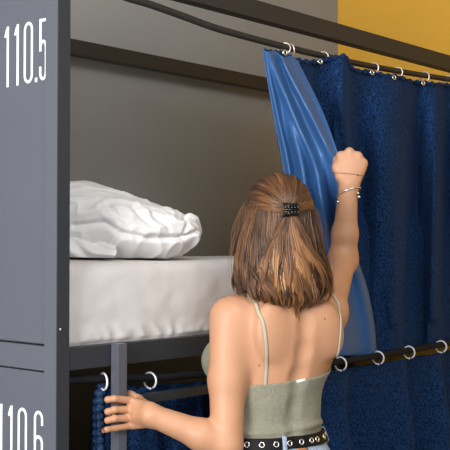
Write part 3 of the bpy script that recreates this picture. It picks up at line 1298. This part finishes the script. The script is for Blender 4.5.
for s in (-1, 1):
    bm = bmesh.new()
    bmesh.ops.create_uvsphere(bm, u_segments=20, v_segments=14, radius=0.0115)
    e = link('eye', from_bm('eye', bm), [M['eye'], M['iris']], woman)
    e.location = Hd(s * 0.033, 0.0775, -0.012)
    for f in e.data.polygons:
        if Vector(f.center).normalized().dot(Vector(HF)) > 0.9:
            f.material_index = 1
    bm = bmesh.new()
    add_tube(bm, [Hd(s * t, 0.094 - 0.45 * (t - 0.02), 0.010 + 0.003 * math.sin((t - 0.018) / 0.03 * math.pi)) for t in (0.016, 0.026, 0.036, 0.046)], [0.0028, 0.003, 0.0026, 0.0014], 6)
    eb = link('eyebrow', from_bm('eyebrow', bm), M['hair'], woman)


# ------------------------------------------------------------------ clothing
def sub_field(lo, hi, hh):
    f = Field(lo, hi, hh)
    for pr, k, op in torso_prims:
        f.add(pr, k, op)
    for s in (-1, 1):
        hip, knee, ank = LEG[s]
        f.add(rcone(hip, knee, 0.084, 0.052), 0.03)
    return f


def coords(f):
    x = (f.lo[0] + f.h * np.arange(f.n[0]))[:, None, None]
    y = (f.lo[1] + f.h * np.arange(f.n[1]))[None, :, None]
    z = (f.lo[2] + f.h * np.arange(f.n[2]))[None, None, :]
    a = (x - O[0]) * BR[0] + (y - O[1]) * BR[1]
    b = (x - O[0]) * BF[0] + (y - O[1]) * BF[1]
    return a, b, z


c0 = np.minimum(B(-0.25, -0.2, 0.70), B(0.25, 0.2, 0.7))
tl = np.array([O[0] - 0.27, O[1] - 0.27, 0.70])
th = np.array([O[0] + 0.27, O[1] + 0.27, 1.30])
tf = sub_field(tl, th, 0.003)
a_, b_, z_ = coords(tf)
ZH = 0.939
base = tf.f.copy()
wr = (0.0022 * np.sin(a_ * 16 + z_ * 46 + 1.5 * np.sin(b_ * 20)) + 0.0016 * np.sin(a_ * 38 - z_ * 90 + 2.0 * np.sin(z_ * 25))) * np.clip((1.10 - z_) / 0.10, 0.15, 1)
roll = 0.006 * np.exp(-((z_ - 0.958 - 0.004 * np.sin(a_ * 20)) / 0.009) ** 2)
thick = 0.0055 + wr + roll
# neckline: low straight back, rising under the arms to the front
sm_ = np.clip((b_ + 0.045) / 0.11, 0, 1)
ztop = 1.083 + 0.075 * (a_ - 0.01) + 0.105 * sm_ * sm_ * (3 - 2 * sm_)
cf = np.maximum(base - thick, np.maximum(z_ - ztop, ZH - z_))
cfield = Field(tl, th, 0.003)
cfield.f = cf.astype(np.float32)
camisole = link('camisole', cfield.mesh('camisole'), M['cami'], woman)
cm = camisole.modifiers.new('smooth', 'SMOOTH')
cm.iterations = 2

# belt, waistband
zb_c, zb_h = 0.9265, 0.0145
bfld = Field(tl, th, 0.003)
bfld.f = np.maximum(np.maximum(base - 0.0095, -(base - 0.002)), np.abs(z_ - zb_c) - zb_h).astype(np.float32)
belt = link('belt', bfld.mesh('belt'), M['leather'], woman)
bs = belt.modifiers.new('smooth', 'SMOOTH')
bs.iterations = 3
belt['label'] = 'black leather belt studded with chrome eyelets'
bsurf = Field(tl, th, 0.003)
bsurf.f = (base - 0.0095).astype(np.float32)


def on_belt(ang, z, off=0.0):
    d = math.cos(ang) * -BF + math.sin(ang) * BR
    p = B(0, 0, z) + d * 0.22
    for _ in range(200):
        s_ = bsurf.sample(p)
        if s_ < off:
            break
        p = p - d * max(0.0006, min(s_ * 0.7, 0.01))
    return p


angs = []
for px, py in ((246.6, 446), (261.8, 445.6), (276.3, 445), (289.6, 443.4), (301, 440.2), (310.7, 438), (316.3, 436.8)):
    p = bsurf.hit(px, py, 2.3, 2.9)
    if p is None:
        continue
    q = p - B(0, 0, p[2])
    angs.append(math.atan2(q @ BR, -(q @ BF)))
step = 0.30
if angs:
    k = max(angs) + step
    while k < min(angs) + 2 * math.pi - 0.2:
        angs.append(k)
        k += step
for a in angs:
    p = on_belt(a, zb_c)
    g = bsurf.grad(p)
    bm = bmesh.new()
    add_torus(bm, p + g * 0.0004, g, 0.0062, 0.0020, 22, 8)
    e = link('eyelet', from_bm('eyelet', bm), M['metal'], belt)
    e['label'] = 'chrome eyelet'

# jeans
jl = np.array([O[0] - 0.24, O[1] - 0.24, 0.05])
jh = np.array([O[0] + 0.24, O[1] + 0.24, 0.96])
jf = Field(jl, jh, 0.004)
for pr, k, op in torso_prims:
    jf.add(pr, k, op)
for s in (-1, 1):
    hip, knee, ank = LEG[s]
    jf.add(rcone(hip, knee, 0.092, 0.066), 0.03)
    jf.add(rcone(knee, ank, 0.066, 0.060), 0.03)
ja, jb, jz = coords(jf)
jf.f = np.maximum(jf.f - 0.0048, np.maximum(jz - 0.9405, 0.09 - jz)).astype(np.float32)
jeans = link('jeans', jf.mesh('jeans'), M['denim'], woman)
js = jeans.modifiers.new('smooth', 'SMOOTH')
js.iterations = 2


def strip(name, pts, nrm, w, m, parent, ratio=0.22):
    return tube(name, pts, w, m, parent, 10, (nrm, ratio))


p = bsurf.hit(284.2, 444, 2.3, 2.9)
aloop = 0.2
if p is not None:
    q = p - B(0, 0, p[2])
    aloop = math.atan2(q @ BR, -(q @ BF))
for a in (aloop, aloop + 1.6, aloop - 1.6):
    pts = []
    nn = []
    for z, o_ in ((0.946, -0.004), (0.9435, 0.0028), (0.9265, 0.0036), (0.910, 0.003), (0.904, -0.006)):
        pp = on_belt(a, z)
        g = bsurf.grad(pp)
        pts.append(pp + g * o_)
        nn.append(g)
    strip('belt_loop', pts, nn, 0.0065, M['denim'], jeans, 0.25)
pts, nn = [], []
for k in range(6):
    a = aloop + 0.34 + 0.055 * k
    pp = on_belt(a, 0.898)
    g = bsurf.grad(pp)
    pts.append(pp + g * -0.003)
    nn.append(g)
lp = strip('leather_patch', pts, nn, 0.018, M['tan'], jeans, 0.12)
lp['label'] = 'tan leather patch under the belt'

# straps and tag of the camisole
def strap(pxs, front):
    pts = []
    for px, py in pxs:
        q = body.hit(px, py, 2.2, 3.1)
        if q is not None:
            pts.append(body.project(q, 0.0022))
    for f_ in front:
        pts.append(body.project(f_, 0.0022))
    pts = spline(pts, 40)
    pts = [body.project(q, 0.0024, 6) for q in pts]
    nn = [body.grad(q) for q in pts]
    return strip('strap', pts, nn, 0.0042, M['strap'], camisole, 0.42)


strap([(265, 387), (266.3, 366), (266, 345), (263.3, 324), (257.5, 308), (252.5, 299.8)],
      [B(-0.092, 0.045, 1.29), B(-0.080, 0.10, 1.23), B(-0.062, 0.13, 1.18)])
strap([(331, 371), (336, 356), (339.3, 338), (340.2, 320), (338.2, 306), (335.8, 300)],
      [B(0.135, 0.05, 1.29), B(0.130, 0.10, 1.23), B(0.112, 0.13, 1.18)])
q0 = cfield.hit(296.5, 381.5, 2.2, 3.0)
q1 = cfield.hit(305.5, 379.5, 2.2, 3.0)
if q0 is not None and q1 is not None:
    g = -BF
    strip('care_tag', [q0 - BF * 0.001, (q0 + q1) / 2 - BF * 0.0015, q1 - BF * 0.001], [g, g, g], 0.0035, M['white_cloth'], camisole, 0.25)

# bracelets on the raised wrist
fa = (RWR - REL)
fa = fa / np.linalg.norm(fa)


def wrist_loop(c, tilt, off=0.0012, n=36):
    ax = fa + CR * tilt[0] + CF * tilt[1]
    ax = ax / np.linalg.norm(ax)
    u = np.cross(ax, CF)
    u /= np.linalg.norm(u)
    v = np.cross(ax, u)
    out = []
    for k in range(n):
        d = u * math.cos(2 * math.pi * k / n) + v * math.sin(2 * math.pi * k / n)
        p = c + d * 0.012
        while body.sample(p) < off:
            p = p + d * 0.0007
        out.append(p)
    return out


def loop_mesh(name, pts, r, m, parent):
    bm = bmesh.new()
    n = len(pts)
    P_ = [Vector(p) for p in pts]
    rings = []
    cc = sum(P_, Vector()) / n
    for i in range(n):
        t = (P_[(i + 1) % n] - P_[i - 1]).normalized()
        u = (P_[i] - cc).normalized()
        v = t.cross(u).normalized()
        rings.append([bm.verts.new(P_[i] + u * r * math.cos(2 * math.pi * k / 8) + v * r * math.sin(2 * math.pi * k / 8)) for k in range(8)])
    for i in range(n):
        A_, B_ = rings[i], rings[(i + 1) % n]
        for k in range(8):
            bm.faces.new((A_[k], A_[(k + 1) % 8], B_[(k + 1) % 8], B_[k]))
    return link(name, from_bm(name, bm), m, parent)


bc = P(347.6, 192.5, 2.925)
br1 = loop_mesh('bracelet', wrist_loop(bc, (-0.34, 0.45), 0.003), 0.0017, M['silver'], woman)
br1['label'] = 'silver bangle with small charms'
for px, py in ((358.0, 193.0), (359.0, 196.8), (338.0, 201.8)):
    bm = bmesh.new()
    bmesh.ops.create_icosphere(bm, subdivisions=2, radius=0.0042)
    ch = link('charm', from_bm('charm', bm), M['silver'], br1)
    ch.location = P(px, py, 2.905)
br2 = loop_mesh('bracelet', wrist_loop(P(348.8, 174.8, 2.93), (0.05, 0.25), 0.001), 0.0011, M['tan'], woman)
br2['label'] = 'thin thread bracelet with a blue bead'
bm = bmesh.new()
bmesh.ops.create_icosphere(bm, subdivisions=2, radius=0.0032)
ch = link('bead', from_bm('bead', bm), M['thread'], br2)
qh = body.hit(357.5, 175, 2.6, 3.1)
ch.location = qh if qh is not None else P(357.5, 175, 2.9)

# shoes
for s in (-1, 1):
    f = Field(B(s * 0.09, 0.04, 0) - np.array([0.19, 0.19, 0.004]), B(s * 0.09, 0.04, 0.15) + np.array([0.19, 0.19, 0.0]), 0.004)
    f.add(rcone(B(s * 0.090, -0.035, 0.05), B(s * 0.098, 0.14, 0.036), 0.042, 0.036), 0.02)
    f.add(rcone(B(s * 0.090, -0.02, 0.05), B(s * 0.090, -0.015, 0.09), 0.046, 0.044), 0.02)
    X_, Y_, Z_ = coords(f)
    f.f = np.maximum(f.f, np.maximum(0.001 - Z_, Z_ - 0.105)).astype(np.float32)
    link('shoe', f.mesh('shoe'), M['shoe'], woman)

# ------------------------------------------------------------------ hair
HT = [(-0.243, 0.0, -0.028, 0.060, 0.060), (-0.225, 0.0, -0.026, 0.106, 0.088), (-0.19, 0.0, -0.024, 0.122, 0.098), (-0.13, 0.0, -0.020, 0.122, 0.099), (-0.08, 0.0, -0.016, 0.113, 0.097),
      (-0.03, 0.0, -0.012, 0.099, 0.097), (0.01, 0.0, -0.008, 0.091, 0.098), (0.04, 0.0, -0.004, 0.083, 0.094)]
HTab = spline(np.array(HT), 200)


def hair_sec(c):
    return [np.interp(c, HTab[:, 0], HTab[:, i]) for i in (1, 2, 3, 4)]


hf = Field(HC - np.array([0.18, 0.18, 0.27]), HC + np.array([0.18, 0.18, 0.14]), 0.004)
HO = HC.copy()
hf.add(loft(HO, HR, HF, [(c + HC[2], a, b, w * 0.955, d * 0.955) for c, a, b, w, d in HT if c > -0.2], 2.0), 0.0)
CRW = np.array([0.0868, 0.1045, 0.1045])
CRC = np.array([0.0, -0.004, 0.003])
hf.add(ellip(Hd(*CRC), CRW - 0.002, HA), 0.01)
hx = (hf.lo[0] + hf.h * np.arange(hf.n[0]))[:, None, None] - HC[0]
hy = (hf.lo[1] + hf.h * np.arange(hf.n[1]))[None, :, None] - HC[1]
hz = (hf.lo[2] + hf.h * np.arange(hf.n[2]))[None, None, :] - HC[2]
ha = hx * HR[0] + hy * HR[1]
hb = hx * HF[0] + hy * HF[1]
# open the face and the space under the chin
face = np.maximum(0.016 - hb + 0.55 * np.maximum(hz, 0) * 1.0 + 0 * hz, np.maximum(np.abs(ha) - 0.068, hz - 0.070))
hf.f = np.maximum(hf.f, -face).astype(np.float32)
under = np.maximum(np.maximum(-0.055 - hb, np.abs(ha) - 0.058), hz + 0.10)
hf.f = np.maximum(hf.f, -under).astype(np.float32)
VB, QB = surface_nets(hf.f, hf.lo, hf.h)
VALL, QALL, TALL = [VB], [QB], [np.full(len(VB), 0.22)]
nbase = len(VB)


def strands(Pts, rad, tone, taper=0.25):
    """Pts (N,S,3) world; rad (N,), tone (N,) or (N,S)"""
    global nbase
    N, Sn, _ = Pts.shape
    T = np.gradient(Pts, axis=1)
    T /= np.linalg.norm(T, axis=2, keepdims=True) + 1e-9
    outw = Pts - (HC + 0 * Pts)
    outw[:, :, 2] *= 0.3
    U = np.cross(T, outw)
    U /= np.linalg.norm(U, axis=2, keepdims=True) + 1e-9
    W = np.cross(U, T)
    s = np.linspace(0, 1, Sn)
    prof = np.minimum(1, 0.5 + 4 * s) * np.where(s > 0.7, 1 - (1 - taper) * (s - 0.7) / 0.3, 1)
    r = rad[:, None] * prof[None, :]
    K = 4
    R_ = np.stack([Pts + r[:, :, None] * (U * math.cos(2 * math.pi * k / K) * 1.15 + W * math.sin(2 * math.pi * k / K) * 0.85) for k in range(K)], 2)
    idx = nbase + np.arange(N * Sn * K).reshape(N, Sn, K)
    q = np.stack([np.stack([idx[:, :-1, k], idx[:, :-1, (k + 1) % K], idx[:, 1:, (k + 1) % K], idx[:, 1:, k]], -1) for k in range(K)], 2).reshape(-1, 4)
    VALL.append(R_.reshape(-1, 3))
    QALL.append(q)
    t = tone if tone.ndim == 2 else np.repeat(tone[:, None], Sn, 1)
    TALL.append(np.repeat(t[:, :, None], K, 2).ravel())
    nbase += N * Sn * K


def H2W(a, b, c):
    return HC + a[..., None] * HR + b[..., None] * HF + c[..., None] * UZ


# hanging lengths, grouped in locks
Sn = 26
s = np.linspace(0, 1, Sn)
for L in range(150):
    th0 = RNG.uniform(-2.15, 2.15)
    n = 17
    wamp = RNG.uniform(0.06, 0.17)
    wf = RNG.uniform(0.9, 1.6)
    wph = RNG.uniform(0, 6.28)
    endc = -0.214 + 0.016 * abs(th0) / 2 + RNG.normal(0, 0.019)
    flare = RNG.normal(0.0, 0.10)
    curl = RNG.uniform(-0.25, 0.35)
    offl = RNG.normal(0, 0.03)
    bt = 0.24 + RNG.normal(0, 0.16)
    jit = RNG.normal(0, 0.055, n)
    c0s = np.where(abs(th0) < 1.9, 0.008, 0.0) + RNG.normal(0, 0.006, n)
    ce = endc + RNG.normal(0, 0.007, n)
    c = c0s[:, None] + (ce - c0s)[:, None] * s[None, :]
    th = th0 + jit[:, None] * (1 - 0.7 * s ** 1.5)[None, :] + wamp * np.sin(wf * 2 * math.pi * s + wph)[None, :] * s[None, :] + curl * (s ** 4)[None, :]
    _, cb, w, d = hair_sec(c)
    rr = 0.985 + 0.25 * offl * s[None, :] + RNG.normal(0, 0.013, n)[:, None] + 0.05 * np.sin(wf * 2 * math.pi * s + wph + 1.4)[None, :] * s[None, :] + flare * (s ** 5)[None, :]
    a = np.sin(th) * w * rr
    b = cb - np.cos(th) * d * rr
    tone = bt + RNG.normal(0, 0.07, n)[:, None] + 0.15 * (s ** 1.5)[None, :]
    strands(H2W(a, b, c), RNG.uniform(0.0009, 0.0015, n), np.clip(tone, 0.05, 0.95))

# crown: swept back from the hairline to the clip
CL = np.array([-0.018, -0.103, 0.008])
cdir = (CL - CRC) / CRW
cdir /= np.linalg.norm(cdir)
N = 1150
Sn = 24
s = np.linspace(0, 1, Sn)
al = RNG.uniform(-1.0, 1.0, N)                 # -1 left temple .. 0 forehead .. 1 right temple
al = np.sign(al) * np.abs(al) ** 0.9
ang = al * math.radians(98)
st = np.stack([np.sin(ang) * 0.97, 0.52 * np.cos(ang) + 0.08, np.cos(ang) * 0.80 + 0.06 + RNG.normal(0, 0.02, N)], 1)
st[:, 2] = np.maximum(st[:, 2], 0.05 + RNG.uniform(0, 0.05, N))
st /= np.linalg.norm(st, axis=1, keepdims=True)
dot = np.clip(st @ cdir, -1, 1)
om = np.arccos(dot)
spread = RNG.normal(0, 1, (N, 3)) * np.array([0.05, 0.0, 0.045])
tgt = cdir + spread
tgt /= np.linalg.norm(tgt, axis=1, keepdims=True)
om = np.arccos(np.clip((st * tgt).sum(1), -1, 1))
so = np.sin(om)[:, None]
D = (np.sin((1 - s)[None, :] * om[:, None]) / so)[:, :, None] * st[:, None, :] + (np.sin(s[None, :] * om[:, None]) / so)[:, :, None] * tgt[:, None, :]
lift = 1.0 + 0.018 * np.sin(al * 26)[:, None] * np.sin(math.pi * s)[None, :] + RNG.normal(0, 0.008, N)[:, None] + 0.012
Q3 = CRC + D * CRW * lift[:, :, None]
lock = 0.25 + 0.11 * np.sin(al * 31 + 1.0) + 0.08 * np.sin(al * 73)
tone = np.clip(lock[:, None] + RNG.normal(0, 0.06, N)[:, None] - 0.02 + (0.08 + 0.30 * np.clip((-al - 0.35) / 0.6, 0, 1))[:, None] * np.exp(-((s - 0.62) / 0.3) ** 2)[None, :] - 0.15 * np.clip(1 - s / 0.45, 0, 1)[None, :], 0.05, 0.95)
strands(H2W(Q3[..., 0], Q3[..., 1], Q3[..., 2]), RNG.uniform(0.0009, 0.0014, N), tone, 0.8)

# the tail below the clip, fanning out in bright waves
Sn = 28
s = np.linspace(0, 1, Sn)
for L in range(62):
    u = RNG.uniform(-1, 1)
    the = -0.10 + u * 0.66
    n = 20
    endc = -0.208 + RNG.normal(0, 0.022) - 0.01 * (1 - abs(u)) + (0.05 * RNG.random() if abs(u) > 0.6 else 0)
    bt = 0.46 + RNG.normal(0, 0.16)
    wamp = RNG.uniform(0.08, 0.19)
    wf = RNG.uniform(0.8, 1.35)
    wph = RNG.uniform(0, 6.28)
    flick = RNG.uniform(-0.15, 0.15) + 0.25 * u
    lockoff = RNG.uniform(0.0, 0.035)
    jit = RNG.normal(0, 0.034, n)
    ce = endc + RNG.normal(0, 0.006, n)
    c = 0.004 + (ce - 0.004)[:, None] * s[None, :]
    th = -0.19 + ((the + 0.19) * (s ** 0.62))[None, :] + jit[:, None] * (np.sin(math.pi * s ** 0.8) * 0.8 + 0.12 * s)[None, :] + wamp * np.sin(wf * 2 * math.pi * s + wph)[None, :] * s[None, :] + flick * (s ** 4)[None, :]
    _, cb, w, d = hair_sec(c)
    rr = 1.03 + lockoff + 0.05 * np.sin(math.pi * s)[None, :] + RNG.normal(0, 0.009, n)[:, None] + 0.045 * np.sin(wf * 2 * math.pi * s + wph + 1.0)[None, :] * s[None, :] - 0.05 * (s ** 3)[None, :]
    a = np.sin(th) * w * rr
    b = cb - np.cos(th) * d * rr
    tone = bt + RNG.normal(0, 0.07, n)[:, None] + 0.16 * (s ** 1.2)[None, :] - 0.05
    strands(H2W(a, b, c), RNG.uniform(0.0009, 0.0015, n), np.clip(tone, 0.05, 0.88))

# loose flyaways
N = 46
Sn = 20
s = np.linspace(0, 1, Sn)
th0 = np.where(RNG.random(N) < 0.75, RNG.uniform(-2.0, -1.0, N), RNG.uniform(0.8, 1.8, N))
c = 0.03 + RNG.normal(0, 0.012, N)[:, None] - (RNG.uniform(0.06, 0.24, N))[:, None] * s[None, :]
_, cb, w, d = hair_sec(c)
rr = 1.0 + (RNG.uniform(0.05, 0.26, N))[:, None] * np.sin(math.pi * (s ** 0.9) * 0.9)[None, :]
th = th0[:, None] + RNG.normal(0, 0.15, N)[:, None] * s[None, :]
strands(H2W(np.sin(th) * w * rr, cb - np.cos(th) * d * rr, c), np.full(N, 0.00045), np.full(N, 0.5))

hme = mesh_np('hair', np.vstack(VALL), np.vstack(QALL))
at = hme.attributes.new('tone', 'FLOAT', 'POINT')
at.data.foreach_set('value', np.concatenate(TALL).astype(np.float32))
hair = link('hair', hme, M['hair'], woman)
hair['label'] = 'shoulder-length light brown hair, half pulled back'

# claw clip
clip_c = Hd(-0.019, -0.111, 0.008)
bm = bmesh.new()


def cpt(a, b, c):
    return clip_c + a * HR - b * HF + c * UZ


add_tube(bm, [cpt(-0.019, 0.010, 0.0), cpt(0.019, 0.010, 0.0)], 0.0032, 10)
for sgn in (-1, 1):
    # each jaw: a curved bridge with teeth biting into the hair
    add_tube(bm, [cpt(-0.021, 0.0065, sgn * 0.0105), cpt(-0.008, 0.0105, sgn * 0.0105), cpt(0.008, 0.0105, sgn * 0.0105), cpt(0.021, 0.0065, sgn * 0.0105)], 0.0036, 10)
    for k in range(5):
        a = -0.0175 + 0.00875 * k
        add_tube(bm, [cpt(a, 0.0095, sgn * 0.001), cpt(a, 0.012, sgn * 0.0055), cpt(a * 1.02, 0.0085, sgn * 0.0125), cpt(a * 1.05, 0.0, sgn * 0.0165), cpt(a * 1.05, -0.010, sgn * 0.0145)],
                 [0.0022, 0.0028, 0.0030, 0.0024, 0.0010], 8)
clip = link('hair_clip', from_bm('hair_clip', bm), M['black_plastic'], hair)
clip['label'] = 'small black claw clip'

# ================================================================== LIGHT
w = bpy.data.worlds.new('daylight')
sc.world = w
w.use_nodes = True
nt = w.node_tree
bg = nt.nodes['Background']
bg.inputs['Color'].default_value = (0.85, 0.93, 1.0, 1)
bg.inputs['Strength'].default_value = 0.44


def area(name, loc, target, size, size_y, energy, col):
    l = bpy.data.lights.new(name, 'AREA')
    l.shape = 'RECTANGLE'
    l.size = size
    l.size_y = size_y
    l.energy = energy
    l.color = col
    o = bpy.data.objects.new(name, l)
    C.objects.link(o)
    o.location = loc
    o.rotation_euler = (Vector(target) - Vector(loc)).to_track_quat('-Z', 'Y').to_euler()
    return o


area('window_daylight', (-2.3, 0.9, 2.0), (1.8, 1.9, 1.3), 1.6, 1.6, 218, (0.985, 0.99, 1.0))
area('front_fill', (0.0, -2.4, 1.7), (1.9, 2.2, 1.3), 2.2, 1.6, 28, (0.97, 0.985, 1.0))  # added fill behind the camera, no real window; brightens the bunk interior
area('ceiling_lamp', (1.1, 0.3, 2.9), (1.9, 1.9, 1.6), 1.2, 1.0, 42, (1.0, 0.985, 0.97))
vs = sc.view_settings
vs.view_transform = 'Standard'
vs.look = 'None'
vs.gamma = 1.0
vs.exposure = 0.0
